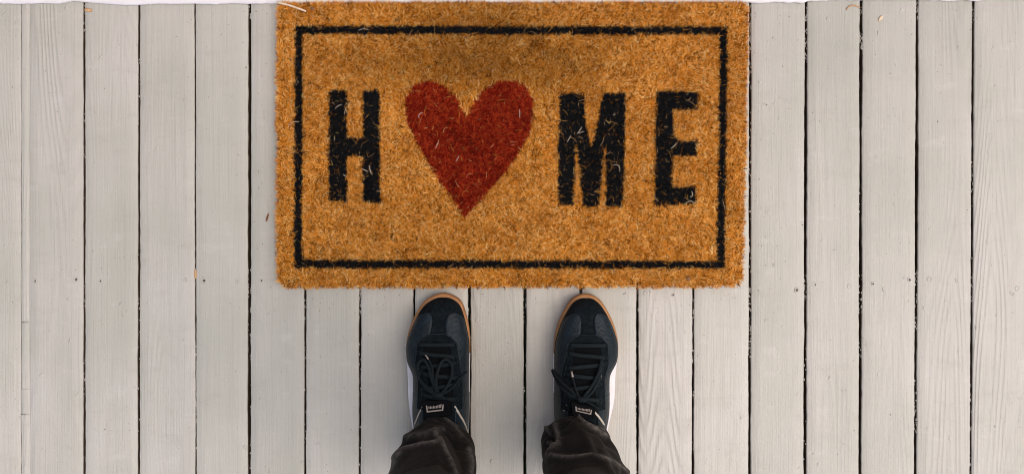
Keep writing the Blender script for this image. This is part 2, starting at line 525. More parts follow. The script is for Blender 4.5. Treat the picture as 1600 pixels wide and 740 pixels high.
# ------------------------------------------------------------------ door sill and the wall behind it
SILL_Z = 0.007
edge = [(-420, 8), (-200, 8), (-60, 7), (0, 7), (16, 7.5), (30, 8.3), (45, 7.5), (70, 7), (98, 7.2), (104, 5.6), (108, 4.6), (113, 3.6), (122, 3.9), (135, 5), (150, 6.4), (170, 7.6),
        (190, 9.4), (202, 10), (214, 9.8), (226, 8.8), (250, 7.6), (280, 8), (300, 7.7), (330, 8), (341, 8.4), (352, 7.4), (400, 7.6), (430, 7.4),
        (600, 6.5), (800, 6), (1000, 5.5), (1168, 5.2), (1180, 6.8), (1200, 6), (1208, 4.6), (1216, 5.6), (1230, 5.8), (1240, 5.4), (1252, 6.6), (1262, 3.6), (1290, 2.8), (1300, 2.2), (1330, 2.0),
        (1400, 1.8), (1415, 1.5), (1440, 1.6), (1468, 2.8), (1490, 3.0), (1496, 1.6), (1508, 1.8), (1512, 2.8), (1524, 3.6), (1536, 1.4), (1570, 1.0), (1600, 0.8), (1800, 0.5), (2060, 0.5)]
ex = np.arange(-420, 2061, 3.0)
ey = np.interp(ex, [e[0] for e in edge], [e[1] for e in edge])
ey = ey + 0.35 * SinNoise(0.05, 10, 5)(ex, 0) + 0.25 * SinNoise(0.16, 10, 6)(ex, 0)
V = []
for x, y in zip(ex, ey):
    X, Y, _ = P(x, y, 0.0)
    V += [(X, Y + 0.0010, 0.0012), (X, Y + 0.0004, SILL_Z * 0.35), (X, Y + 0.0002, SILL_Z * 0.75), (X, Y + 0.0012, SILL_Z), (X, Y + 0.006, SILL_Z + 0.0009), (X, 0.50, SILL_Z + 0.004), (X, 0.50, 0.0012)]
n = len(ex)
F = grid_faces(7, n, True)
F += [tuple(range(6, -1, -1)), tuple((n - 1) * 7 + i for i in range(7))]
sill = mesh_obj('door_sill', V, F, M['white'])
tag(sill, 'white painted door sill with ragged paint edge along the top of the planks', 'door sill', kind='structure')

wall = empty('house_wall', (0, 0.52, 0))
tag(wall, 'white clapboard house wall behind the door sill', 'wall', kind='structure')
for k in range(20):
    for x0, x1 in ((-1.6, -0.56), (0.56, 1.7)):
        z0 = 0.02 + k * 0.12
        V = [(x0, -0.018, z0), (x1, -0.018, z0), (x1, -0.004, z0 + 0.124), (x0, -0.004, z0 + 0.124), (x0, 0.01, z0), (x1, 0.01, z0), (x1, 0.01, z0 + 0.124), (x0, 0.01, z0 + 0.124)]
        mesh_obj('clapboard', V, [(0, 1, 2, 3), (5, 4, 7, 6), (0, 4, 5, 1), (3, 2, 6, 7), (0, 3, 7, 4), (1, 5, 6, 2)], M['white'], wall, smooth=False)
v, f = box(-0.56, 0.56, 0.0, 0.03, 2.14, 2.42); mesh_obj('lintel_board', v, f, M['white'], wall, smooth=False)
for s in (-1, 1):
    v, f = box(min(s * 0.47, s * 0.56), max(s * 0.47, s * 0.56), -0.015, 0.03, 0.012, 2.14); mesh_obj('door_frame', v, f, M['white'], wall, smooth=False)
door = empty('door', (0, 0.545, 0.014))
tag(door, 'white panelled front door above the sill', 'door', kind='structure')
v, f = box(-0.465, 0.465, 0, 0.04, 0, 2.11); mesh_obj('slab', v, f, M['white'], door, smooth=False)
for sx in (-1, 1):
    for z0, z1 in ((0.2, 0.85), (1.0, 1.95)):
        v, f = box(sx * 0.21 - 0.15, sx * 0.21 + 0.15, -0.008, -0.0005, z0, z1); mesh_obj('panel', v, f, M['white'], door, smooth=False)

# ------------------------------------------------------------------ doormat
mat_root = empty('doormat', (0, 0.14, 0))
tag(mat_root, 'coir doormat printed with HOME, a red heart for the O, in a black border', 'doormat')
MZ = 0.018                                   # height of the pile
OFF = np.array([0.0, 0.14])

def inset_outline(d, n=24, seed=11):
    """mat outline in photograph pixels, rounded corners, pulled in by d"""
    c = [(430 + d, 450 - d), (1163 - d, 449.5 - d), (1171 - d, 2.5 + d), (430 + d, 2.5 + d)]
    rad = [14, 14, 8, 8]
    pts = []
    for k in range(4):
        p = np.array(c[k]); a = np.array(c[k - 1]); b = np.array(c[(k + 1) % 4])
        da = (a - p) / np.linalg.norm(a - p); db = (b - p) / np.linalg.norm(b - p)
        r = rad[k]
        cen = p + (da + db) * r
        for i in range(7):
            t = i / 6 * math.pi / 2
            pts.append(tuple(cen - db * r * math.cos(t) - da * r * math.sin(t)))
    return pts

def in_poly(x, y, poly):
    inside = np.zeros(x.shape, bool)
    n = len(poly)
    for i in range(n):
        x0, y0 = poly[i]; x1, y1 = poly[(i + 1) % n]
        if y0 == y1: continue
        c = ((y0 > y) != (y1 > y)) & (x < (x1 - x0) * (y - y0) / (y1 - y0) + x0)
        inside ^= c
    return inside

# backing slab
ol = inset_outline(5)
V = []
for z in (0.0012, 0.0078):
    for x, y in ol:
        X, Y, _ = P(x, y, z); V.append((X, Y - 0.14, z))
n = len(ol)
F = [tuple(range(n)), tuple(range(2 * n - 1, n - 1, -1))] + [(i, n + i, n + (i + 1) % n, (i + 1) % n) for i in range(n)]
mesh_obj('backing', V, [f[::-1] for f in F], M['backing'], mat_root, smooth=False)

def L(pts, ox, oy, s): return [(ox + x / s, oy + y / s) for x, y in pts]
LETTER_H = [(512.7, 140.5), (541.5, 140.5), (541.5, 215), (566, 215), (566.5, 140.5), (593, 141), (593.5, 316.5), (566, 316.5), (565.5, 246), (560, 243.5), (546, 243.5), (541, 247), (542, 314.5), (513, 314.5)]
HEART = [(728, 186), (736.8, 166.8), (749.7, 145.7), (764, 133), (782, 125.5), (806.5, 127), (822.7, 136), (832.5, 152), (833.4, 181), (827.6, 210.5), (808, 243), (788.7, 269), (766, 295), (746.5, 317.6),
         (725, 341), (711, 317.6), (691.4, 291.6), (672, 259), (652.4, 226.8), (637.8, 197.6), (632.3, 175), (633.6, 152), (644, 136), (662, 127), (678.4, 127.8), (698, 137.6), (714, 152)]
LETTER_M = L([(80, 85), (212, 88), (228, 290), (250, 378), (268, 300), (308, 86), (430, 86), (425, 400), (415, 682), (326, 682), (324, 345), (306, 480), (287, 682), (204, 682), (186, 480), (166, 345), (158, 676), (72, 674)], 850, 120, 3.363)
LETTER_E = L([(590, 75), (812, 79), (806, 172), (690, 170), (680, 180), (680, 312), (720, 340), (806, 335), (806, 417), (680, 415), (672, 570), (690, 580), (801, 578), (801, 672), (580, 672)], 850, 120, 3.363)
FR_OUT = [(460, 40), (1137, 41), (1133.5, 420), (458.5, 418.5)]
FR_IN = [(471.8, 53.2), (1125, 54), (1120.5, 408), (471.5, 405.5)]

NF = 310000
bx = rng.uniform(426, 1174, NF * 11 // 10); by = rng.uniform(0, 452, NF * 11 // 10)
keep = in_poly(bx, by, inset_outline(3.0))
bx, by = bx[keep], by[keep]
nf = len(bx)
n1, n2, n3 = SinNoise(1 / 180., 14, 21), SinNoise(1 / 45., 16, 22), SinNoise(1 / 14., 20, 23)
n4 = SinNoise(1 / 120., 14, 24); n5 = SinNoise(1 / 9., 24, 25)
# tufts: fibres of one twist lean together
tuft = (np.floor(bx / 2.7 + 0.35 * np.sin(by / 5.0)).astype(int) * 7919 + np.floor(by / 2.7 + 0.35 * np.sin(bx / 6.0)).astype(int) * 104729) % 50021
t_ang = rng.uniform(-1, 1, 50021)[tuft]; t_len = rng.uniform(0, 1, 50021)[tuft]; t_tone = rng.normal(0, 1, 50021)[tuft]
ang = 0.6 + 1.3 * n1(bx, by) + 0.9 * n2(bx, by) + 1.5 * t_ang + rng.normal(0, 0.75, nf)
lean = (0.0026 + 0.0090 * rng.random(nf) + 0.002 * t_len) * (1 + 0.3 * n2(bx + 300, by))
height = MZ - 0.0045 - 0.0042 * rng.random(nf) ** 2 - 0.0040 * t_len ** 2 + 0.0007 * n2(bx, by + 70) + 0.0008 * n3(bx, by)
# pile leans out and falls away along the borders of the mat
cxm, cym = 798.5, 226.0
ex_ = np.abs(bx - cxm) / 369.0; ey_ = np.abs(by - cym) / 224.0
dist = np.minimum(369 - np.abs(bx - cxm), 224 - np.abs(by - cym))
edge_k = np.clip(1 - dist / 11.0, 0, 1)
horiz = (369 - np.abs(bx - cxm)) < (224 - np.abs(by - cym))
out_ang = np.where(horiz, np.where(bx > cxm, 0.0, math.pi), np.where(by > cym, -math.pi / 2, math.pi / 2)) + rng.normal(0, 0.6, nf)
use_out = rng.random(nf) < edge_k * 0.7
ang = np.where(use_out, out_ang, ang)
lean = np.where(use_out, lean * 0.8, lean)
lean = np.where(edge_k > 0, np.minimum(lean, 0.0068), lean)
height = height - 0.0045 * edge_k ** 2 * rng.random(nf)
s0 = (CAM_H - MZ) / CAM_H
rx = (bx - 800) / 1000 * s0; ry = (370 - by) / 1000 * s0
dx, dy = np.cos(ang), np.sin(ang)
curl = rng.normal(0, 0.0016, nf)
Z0 = 0.0068
hh = np.maximum(height + 0.0045 - Z0, 0.003)
m1 = np.stack([rx + dx * lean * 0.36 - dy * curl, ry + dy * lean * 0.36 + dx * curl, Z0 + hh * 0.72], 1)
tip = np.stack([rx + dx * lean, ry + dy * lean, Z0 + hh - lean * 0.12], 1)
root = np.stack([rx, ry, np.full(nf, Z0)], 1)
wid = rng.uniform(0.00030, 0.00068, nf)
wa = ang + math.pi / 2 + rng.normal(0, 0.5, nf)
wv = np.stack([np.cos(wa), np.sin(wa), rng.normal(0, 0.25, nf)], 1) * wid[:, None]
verts = np.stack([root - wv, root + wv, m1 - wv, m1 + wv, tip - wv * 0.35, tip + wv * 0.35], 1)     # nf,6,3

# dye: where the upper half of the fibre stands in the print
kx = bx + dx * lean * 570 + rng.normal(0, 0.7, nf); ky = by - dy * lean * 570 + rng.normal(0, 0.7, nf)
wobx = kx + 0.7 * n5(kx, ky); woby = ky + 0.7 * n5(kx + 50, ky + 90)
cls = np.zeros(nf, int)
cls[in_poly(wobx, woby, FR_OUT) & ~in_poly(wobx, woby, FR_IN)] = 1
cls[in_poly(wobx, woby, LETTER_H)] = 2
cls[in_poly(wobx, woby, HEART)] = 3
cls[in_poly(wobx, woby, LETTER_M)] = 4
cls[in_poly(wobx, woby, LETTER_E)] = 5
miss = rng.random(nf)
cls_dye = np.where((cls > 0) & (cls != 3) & (miss < 0.035), 0, cls)
cls_dye = np.where((cls == 3) & (miss < 0.03), 0, cls_dye)
# coir colour, fibre by fibre, with the brown damp stain at the middle of the top edge
t = np.clip(0.470 + 0.285 * rng.normal(size=nf) + 0.15 * t_tone + 0.02 * n2(bx, by), 0, 1)
ramp_x = [0.0, 0.25, 0.5, 0.75, 1.0]
lin = np.array([(0.085, 0.024, 0.004), (0.53, 0.175, 0.014), (0.83, 0.322, 0.034), (0.90, 0.460, 0.090), (0.95, 0.68, 0.27)])
colr = np.stack([np.interp(t, ramp_x, lin[:, k]) for k in range(3)], 1)
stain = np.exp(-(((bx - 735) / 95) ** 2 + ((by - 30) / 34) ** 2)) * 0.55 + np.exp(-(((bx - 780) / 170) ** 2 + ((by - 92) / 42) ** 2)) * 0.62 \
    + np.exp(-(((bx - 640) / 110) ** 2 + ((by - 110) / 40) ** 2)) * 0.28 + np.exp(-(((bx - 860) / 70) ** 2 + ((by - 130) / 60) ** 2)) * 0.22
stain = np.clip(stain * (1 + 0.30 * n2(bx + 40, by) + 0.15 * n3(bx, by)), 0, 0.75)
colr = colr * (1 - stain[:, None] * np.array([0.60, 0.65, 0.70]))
# yellower lower part; deeper orange right half
yel = smoothstep(180, 420, by)[:, None] * 0.25 * (1 - 0.5 * smoothstep(850, 1100, bx)[:, None])
colr = colr * (1 - yel * np.array([0.10, 0.0, -0.10]))
rr = rng.random(nf)
black = np.array([0.0105, 0.0115, 0.0125])[None] * (0.5 + 1.4 * rr[:, None] ** 2)
red = np.stack([np.interp(t, [0, .5, 1], [0.07, 0.27, 0.60]), np.interp(t, [0, .5, 1], [0.005, 0.013, 0.075]), np.interp(t, [0, .5, 1], [0.003, 0.005, 0.018])], 1)
dye = cls_dye[:, None]
colr = np.where(((cls > 0) & (cls_dye == 0))[:, None], colr * (0.25 + 0.75 * rr[:, None] ** 3), colr)        # half-dyed fibres in the print
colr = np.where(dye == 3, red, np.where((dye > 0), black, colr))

def fibre_object(name, sel, parent):
    v = verts[sel].copy()
    v[:, :, 1] -= 0.14
    k = len(v)
    me = bpy.data.meshes.new(name)
    me.vertices.add(k * 6)
    me.vertices.foreach_set('co', v.reshape(-1).astype(np.float32))
    base = np.arange(k)[:, None] * 6
    quads = np.concatenate([base + np.array([0, 1, 3, 2]), base + np.array([2, 3, 5, 4])], 1).reshape(-1)
    me.loops.add(k * 8)
    me.loops.foreach_set('vertex_index', quads.astype(np.int32))
    me.polygons.add(k * 2)
    me.polygons.foreach_set('loop_start', (np.arange(k * 2) * 4).astype(np.int32))
    me.update(calc_edges=True)
    me.polygons.foreach_set('use_smooth', np.ones(k * 2, bool))
    ca = me.attributes.new('tint', 'FLOAT_COLOR', 'POINT')
    c4 = np.concatenate([colr[sel], np.ones((k, 1))], 1)
    c4 = np.repeat(c4, 6, 0)
    ca.data.foreach_set('color', c4.reshape(-1).astype(np.float32))
    me.materials.append(M['coir'])
    o = bpy.data.objects.new(name, me)
    return link(o, parent)

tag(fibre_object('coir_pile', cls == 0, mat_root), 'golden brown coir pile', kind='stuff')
tag(fibre_object('printed_border', cls == 1, mat_root), 'thin black printed border line', kind='stuff')
tag(fibre_object('printed_letter', cls == 2, mat_root), 'black printed letter H', kind='stuff')
tag(fibre_object('printed_heart', cls == 3, mat_root), 'dark red printed heart', kind='stuff')
tag(fibre_object('printed_letter', cls == 4, mat_root), 'black printed letter M', kind='stuff')
tag(fibre_object('printed_letter', cls == 5, mat_root), 'black printed letter E', kind='stuff')

# loose, pale curled fibres lying on the pile
V, F, Cc = [], [], []
def curl_fibre(px, py, ang, length, bend, w, colour, lift=0.0):
    x, y, _ = P(px, py, MZ)
    nseg = 6
    k = len(V)
    a = ang
    for i in range(nseg + 1):
        u = i / nseg
        z = MZ - 0.0012 + lift + 0.0022 * math.sin(math.pi * u)
        ww = w * (1 - 0.5 * abs(2 * u - 1) ** 3)
        V.append((x - math.sin(a) * ww, y - 0.14 + math.cos(a) * ww, z)); V.append((x + math.sin(a) * ww, y - 0.14 - math.cos(a) * ww, z + 0.0003))
        Cc.append(colour); Cc.append(colour)
        x += math.cos(a) * length / nseg; y += math.sin(a) * length / nseg
        a += bend / nseg
    for i in range(nseg): F.append((k + 2 * i, k + 2 * i + 1, k + 2 * i + 3, k + 2 * i + 2))
for _ in range(420):
    px, py = random.uniform(436, 1160), random.uniform(8, 444)
    c = random.random()
    colour = (0.60 + 0.25 * c, 0.30 + 0.30 * c * c, 0.05 + 0.28 * c * c)
    curl_fibre(px, py, random.uniform(0, 6.28), random.uniform(0.004, 0.016), random.gauss(0, 1.6), random.uniform(0.00014, 0.00026), colour)
pale = (0.80, 0.66, 0.50)
for px, py, a, ln, bd in [(565, 263, -0.5, 0.011, 0.1), (578, 258, -1.6, 0.014, 0.5), (536, 272, -0.7, 0.007, 0.2), (524, 170, 0.9, 0.012, -0.8), (538, 178, 1.2, 0.010, 0.3), (655, 185, 1.9, 0.013, -2.4), (812, 184, 1.5, 0.013, 0.2),
                          (712, 252, 0.8, 0.010, 0.6), (680, 232, 1.0, 0.013, 0.3), (902, 209, 0.9, 0.013, 0.2), (902, 208, 0.1, 0.010, 0.4), (886, 222, 1.0, 0.012, 0.1), (958, 258, 0.3, 0.018, -2.6), (1072, 318, 0.9, 0.016, -2.2),
                          (1078, 308, 0.4, 0.012, 2.4), (1048, 232, 0.6, 0.012, 0.3), (958, 180, 0.4, 0.004, 0), (1070, 202, 1.4, 0.005, 0.4), (450, 200, 1.2, 0.022, -1.7), (466, 130, 1.6, 0.004, 0.1), (560, 48, 0.4, 0.016, -0.8)]:
    curl_fibre(px, py, a, ln, bd, 0.0004, pale, 0.001)
lo = mesh_obj('loose_fibres', V, F, M['coir'], mat_root)
ca = lo.data.attributes.new('tint', 'FLOAT_COLOR', 'POINT')
ca.data.foreach_set('color', np.array([(*c, 1) for c in Cc], np.float32).reshape(-1))
tag(lo, 'pale curled loose coir fibres', kind='stuff')

# ------------------------------------------------------------------ person (from the waist down)
person = empty('person', (0, -0.30, 0))
tag(person, 'person in black jeans and dark sneakers standing below the doormat, seen from above', 'person')

def arr(pts): return np.array(pts, float)
# silhouettes of the soles in the photograph: (py, x of the left edge, x of the right edge)
SHOES = {
    'L': dict(apex=(693, 457), rows=[(459, 682, 703), (462, 675, 711), (466, 668, 717.5), (472, 660.5, 722.5), (485, 651.5, 727), (501, 644, 731.5), (513, 639.5, 733.5), (529, 634.5, 735.2), (549, 632, 735.5), (566, 632.4, 735),
              (602, 636.5, 733.5), (635, 640.6, 733), (667, 644.6, 733), (700, 648, 731), (722, 653, 727), (736, 662, 718), (741, 673, 708)], heel=743, lateral=-1),
    'R': dict(apex=(915, 458), rows=[(460, 904.5, 926), (463, 898, 932), (470, 890, 940), (485, 881.5, 949.5), (497, 874.8, 956), (513, 869, 962), (529, 866, 966), (545, 864.4, 968.2), (574, 863.4, 968), (602, 864.0, 963), (638, 865, 955),
              (665, 866.5, 949.5), (700, 869, 947), (722, 873, 943), (736, 882, 934), (741, 892, 924)], heel=743, lateral=1),
}

def make_shoe(key):
    S = SHOES[key]
    lat = S['lateral']
    rows = arr(S['rows'])
    ZS = 0.020
    k = (CAM_H - ZS) / CAM_H
    ax, ay = S['apex']
    y_toe = (370 - ay) / 1000 * k
    y_heel = (370 - S['heel']) / 1000 * k
    LEN = y_toe - y_heel
    dd = y_toe - (370 - rows[:, 0]) / 1000 * k
    xl = (rows[:, 1] - 800) / 1000 * k; xr = (rows[:, 2] - 800) / 1000 * k
    axw = (ax - 800) / 1000 * k
    hx = (rows[-1, 1] + rows[-1, 2]) / 2; hxw = (hx - 800) / 1000 * k
    D = np.concatenate([[0], dd, [LEN]])
    XL = np.concatenate([[axw], xl, [hxw]]); XR = np.concatenate([[axw], xr, [hxw]])
    q = lambda d: np.sqrt(np.clip(d, 0, None)) * np.sqrt(np.clip(LEN - d, 0, None)) * (d < LEN / 2) + (LEN - np.sqrt(np.clip(d, 0, None)) * np.sqrt(np.clip(LEN - d, 0, None))) * (d >= LEN / 2)
    QD = q(D)
    gq = np.linspace(0, LEN, 401)
    HW = np.interp(gq, QD, (XR - XL) / 2); CE = np.interp(gq, QD, (XR + XL) / 2)
    for _ in range(3):
        w_ = 10
        hp = np.concatenate([-HW[w_:0:-1], HW, -HW[-2:-w_ - 2:-1]]); cp = np.concatenate([CE[w_:0:-1], CE, CE[-2:-w_ - 2:-1]])
        ker = np.ones(2 * w_ + 1) / (2 * w_ + 1)
        HW = np.convolve(hp, ker, 'valid'); CE = np.convolve(cp, ker, 'valid')
    def sole(d):
        d = np.clip(d, 0, LEN)
        h_ = np.interp(q(d), gq, HW); c_ = np.interp(q(d), gq, CE)
        return c_ - h_, c_ + h_
    ds = LEN * (1 - np.cos(np.linspace(0, math.pi, 61))) / 2
    dm = LEN * 0.5
    # -------- upper: inset from the sole, its own heights
    def inset(d):
        toe = 0.0016 * (1 - smoothstep(0.05, 0.08, d))
        med = toe + 0.0012
        la = toe + 0.0012 + (0.0085 if lat > 0 else 0.0078) * smoothstep(0.10, 0.128, d) * (1 - smoothstep(0.15, 0.20, d)) + 0.003 * smoothstep(0.15, 0.2, d)
        return (la, med) if lat < 0 else (med, la)
    d_a, d_b = 0.0050, LEN - 0.004
    def crest(d):
        z = np.interp(d, [0, 0.012, 0.03, 0.055, 0.08, 0.11, 0.14, 0.165, 0.185, 0.22, 0.25, LEN], [0.024, 0.041, 0.050, 0.054, 0.060, 0.071, 0.084, 0.096, 0.100, 0.096, 0.092, 0.086])
        return z
    ZB = 0.016
    c_end = LEN - d_b
    def upper(d, a, lift=0.0):
        """a 0..pi from left edge over the top to the right edge"""
        d = np.asarray(d, float); a = np.asarray(a, float)
        u = np.clip((d - d_a) / (d_b - d_a), 0, 1)
        # sole outline remapped so the upper's own toe closes just inside the sole
        l, r = sole(np.clip((u ** 1.0) * LEN, 0, LEN))
        il, ir = inset(d)
        mid = (l + r) / 2; hw = (r - l) / 2
        l2 = np.minimum(l + il * np.clip(hw / 0.02, 0, 1), mid); r2 = np.maximum(r - ir * np.clip(hw / 0.02, 0, 1), mid)
        c = (l2 + r2) / 2; w = (r2 - l2) / 2
        end = np.clip(1 - np.clip((0.020 - (d - d_a)) / 0.020, 0, 1) ** 2.2, 0, 1) * np.clip(1 - np.clip((0.008 - (d_b - d)) / 0.008, 0, 1) ** 2.5, 0, 1)
        h = (crest(d) - ZB) * end ** 0.5
        ca, sa = np.cos(a), np.sin(a)
        px = 0.70 - 0.0 * d
        # narrower over the instep, fuller at the toe
        pw = np.interp(d, [0, 0.05, 0.12, 0.2], [0.50, 0.55, 0.80, 0.85])
        x = c - w * np.sign(ca) * np.abs(ca) ** pw
        z = ZB + h * np.abs(sa) ** np.interp(d, [0, 0.06, 0.14], [0.62, 0.66, 0.85])
        ridge_x = c + (0.003 * lat * -1) * smoothstep(0.05, 0.12, d)
        x = x + (ridge_x - c) * sa
        nx = -ca; nz = sa + 0.15
        nl = np.sqrt(nx * nx + nz * nz)
        return np.stack(np.broadcast_arrays(x + lift * nx / nl, y_toe - d, z + lift * nz / nl), -1)
    du = d_a + (d_b - d_a) * (1 - np.cos(np.linspace(0, math.pi, 64))) / 2
    aa = np.linspace(0, math.pi, 37)
    G = upper(du[:, None], aa[None, :])
    V = G.reshape(-1, 3) - np.array([0, -0.30, 0])
    shoe = mesh_obj('shoe', V, grid_faces(37, 64, flip=True), M['suede'], person)
    side = 'left' if key == 'L' else 'right'
    tag(shoe, ('dark sneaker, its bow lying flat in two loops' if key == 'L' else 'dark sneaker, half covered by a turned trouser hem'))
    def sub(name, V, F, mat, smooth=True):
        V = np.array([tuple(v) for v in V], float) - np.array([0, -0.30, 0])
        return mesh_obj(name, V, F, mat, shoe, smooth=smooth)
    def patch(name, d0, d1, lo, hi, mat, lift=0.0011, nu=22, nv=36, rim=True):
        """raised panel between angle curves lo(d), hi(d) over d0..d1"""
        dv = d0 + (d1 - d0) * (1 - np.cos(np.linspace(0, math.pi, nv))) / 2
        rows_ = []
        for d in dv:
            a0, a1 = lo(d), hi(d)
            t_ = np.linspace(0, 1, nu)
            g_ = upper(np.full(nu, d), a0 + (a1 - a0) * t_, lift)
            e0 = upper(np.array([d]), np.array([a0]), -0.0005); e1 = upper(np.array([d]), np.array([a1]), -0.0005)
            rows_.append(np.concatenate([e0, g_, e1]))
        first = upper(np.full(nu + 2, d0 - 0.0006), np.linspace(lo(d0), hi(d0), nu + 2), -0.0006)
        last = upper(np.full(nu + 2, d1 + 0.0006), np.linspace(lo(d1), hi(d1), nu + 2), -0.0006)
        rows_ = [first] + rows_ + [last]
        return sub(name, np.concatenate(rows_), grid_faces(nu + 2, len(rows_), flip=True), mat)
    R = math.radians
    rnd = lambda d, d0, d1: math.sqrt(max(0.0, 1 - ((d1 - d) / (d1 - d0)) ** 2)) if d < d1 else 1.0
    def fr(f, d):
        """angle above the left edge of the point a fraction f of the half width from the middle line"""
        pw = float(np.interp(d, [0, 0.05, 0.12, 0.2], [0.50, 0.55, 0.80, 0.85]))
        return math.acos(min(1.0, max(0.0, f)) ** (1 / pw))
    # -------- leather quarters: rounded front ends, run back along both sides
    t0, t1 = 0.059, 0.168
    in0 = 0.0715
    ufr = lambda d: (0.60 + 0.14 * float(smoothstep(0.07, 0.14, d))) * rnd(d, t0 - 0.001, t0 + 0.020)
    hi_f = lambda d: max(0.62 - 0.37 * rnd(d, 0.0285, 0.044), ufr(d) - 0.06 if d > t0 else 0.0)
    lo_f = lambda d: 0.62 + 0.345 * rnd(d, 0.0285, 0.043)
    patch('leather_panel', 0.0290, 0.150, lambda d: fr(lo_f(d), d), lambda d: fr(hi_f(d), d), M['leather'])
    patch('leather_panel', 0.0290, 0.150, lambda d: math.pi - fr(hi_f(d), d), lambda d: math.pi - fr(lo_f(d), d), M['leather'])
    # rear quarters
    patch('heel_panel', 0.151, LEN - 0.012, lambda d: R(6), lambda d: R(62), M['leather'])
    patch('heel_panel', 0.151, LEN - 0.012, lambda d: R(118), lambda d: R(174), M['leather'])
    # -------- eyestay: a U of suede round the throat
    outw = lambda d: R(90) - fr(ufr(d), d)
    inw = lambda d: (R(90) - fr(0.42 * rnd(d, in0, in0 + 0.010), d)) if d > in0 else 0.0
    patch('eyestay', t0, in0, lambda d: R(90) - outw(d), lambda d: R(90) + outw(d), M['suede'], 0.0024, nv=14)
    patch('eyestay', in0, t1, lambda d: R(90) - outw(d), lambda d: R(90) - inw(d), M['suede'], 0.0024)
    patch('eyestay', in0, t1, lambda d: R(90) + inw(d), lambda d: R(90) + outw(d), M['suede'], 0.0024)
    # stitching along the U
    st = [upper(np.array([d]), np.array([R(90) + s * outw(d)]), 0.0026)[0] for s, dlist in ((-1, np.linspace(t1, t0 + 0.0008, 24)), (1, np.linspace(t0 + 0.0008, t1, 24))) for d in dlist]
    sub('stitching', *tube(st, 0.00055, 5), M['leather'])
    # -------- tongue
    patch('tongue', in0 + 0.004, 0.176, lambda d: fr(0.44, d), lambda d: math.pi - fr(0.44, d), M['tongue'], 0.0012)
    # -------- laces: flat bars across the throat
    lac = []
    for i, d in enumerate(np.linspace(in0 + 0.004, 0.150, 6)):
        sk = (0.0035 if i % 2 else -0.0035) * (i > 0)
        pts = []
        for t_ in np.linspace(-1, 1, 11):
            an = R(90) + t_ * (R(90) - fr(0.54, d))
            pts.append(upper(np.array([d + sk * t_]), np.array([an]), 0.0030 + 0.0022 * (1 - t_ * t_))[0])
        sub('lace', *tube(pts, 0.0031, 8, 0.42), M['lace'])
        for t_ in (-1, 1):
            pt = upper(np.array([d + sk * t_]), np.array([R(90) + t_ * (R(90) - fr(0.56, d))]), 0.0028)[0]
            lac.append(pt)
    for pt in lac:
        ring = [(pt[0] + 0.0022 * math.cos(a_), pt[1] + 0.0022 * math.sin(a_), pt[2] + 0.0004) for a_ in np.linspace(0, 2 * math.pi, 11)]
        sub('eyelet', *tube(ring, 0.0007, 5), M['leather'])
    # bow
    def on(px, py, lift):
        """point just over the upper under a pixel of the photograph"""
        z = 0.07
        for _ in range(6):
            X, Y, _z = P(px, py, z)
            d = y_toe - Y
            best = upper(np.full(181, d), np.linspace(0, math.pi, 181))
            j = int(np.argmin(np.abs(best[:, 0] - X)))
            z = float(best[j, 2]) + lift
        return P(px, py, z)
    if key == 'L':
        o0 = (600, 440); sc = 2.465
        cv = lambda pts, lifts: [on(o0[0] + x / sc, o0[1] + y / sc, l) for (x, y), l in zip(pts, lifts)]
        loops = [[(205, 435), (170, 410), (135, 370), (130, 320), (150, 300), (170, 325), (185, 380), (205, 430)],
                 [(210, 435), (200, 380), (215, 320), (240, 298), (262, 325), (258, 370), (235, 415), (212, 437)]]
        tails = [[(205, 435), (190, 380), (185, 330), (172, 300), (160, 280)], [(212, 437), (255, 415), (290, 375), (318, 345)], [(205, 437), (170, 420), (145, 390), (135, 370)]]
    else:
        o0 = (820, 440); sc = 2.465
        cv = lambda pts, lifts: [on(o0[0] + x / sc, o0[1] + y / sc, l) for (x, y), l in zip(pts, lifts)]
        loops = [[(215, 450), (175, 435), (135, 400), (112, 355), (107, 340), (118, 352), (140, 385), (180, 420), (215, 448)],
                 [(225, 450), (262, 420), (285, 375), (292, 330), (296, 300), (288, 340), (268, 385), (245, 420), (222, 450)]]
        tails = [[(218, 450), (203, 430), (190, 390), (180, 345)], [(225, 452), (255, 430), (275, 395), (293, 360)], [(225, 455), (255, 470), (285, 490)]]
    for lp in loops:
        p = cv(lp, [0.005 + 0.006 * math.sin(math.pi * i / (len(lp) - 1)) for i in range(len(lp))])
        sub('lace_bow', *tube(spline(p, 34), 0.0024, 7, 0.6), M['lace'])
    for i, tl in enumerate(tails):
        p = spline(cv(tl, [0.006 + 0.003 * math.sin(math.pi * j / (len(tl) - 1)) for j in range(len(tl))]), 18)
        sub('lace_end', *tube(p, 0.0017, 7, 0.7), M['lace'])
        if i < 2:
            e = np.array(p[-1]); f_ = np.array(p[-2]); dr = (e - f_) / np.linalg.norm(e - f_)
            sub('lace_tip', *tube([e - dr * 0.009 + np.array([0, 0, 0.0008]), e + np.array([0, 0, 0.0008])], 0.0016 if key == 'R' else 0.0011, 7), M['aglet'] if (i == 0 or key == 'R') else M['lace'])
    kn = cv([(208, 437)] if key == 'L' else [(221, 452)], [0.006])[0]
    sub('lace_knot', *tube([(kn[0] - 0.008, kn[1] + 0.001, kn[2]), (kn[0] - 0.004, kn[1], kn[2] + 0.002), (kn[0] + 0.004, kn[1], kn[2] + 0.002), (kn[0] + 0.008, kn[1] - 0.001, kn[2])], [0.0022, 0.0045, 0.0045, 0.0022], 8, 0.8), M['lace'])
    # -------- woven tongue label: pale border, dark field, pale strokes
    if key == 'L': lc = [(665.5, 633), (693.5, 631), (692.5, 640.5), (667, 643.5)]
    else: lc = [(899, 634), (925, 639.5), (923.5, 647), (899.5, 641.5)]
    cz = 0.1045 if key == 'L' else 0.106
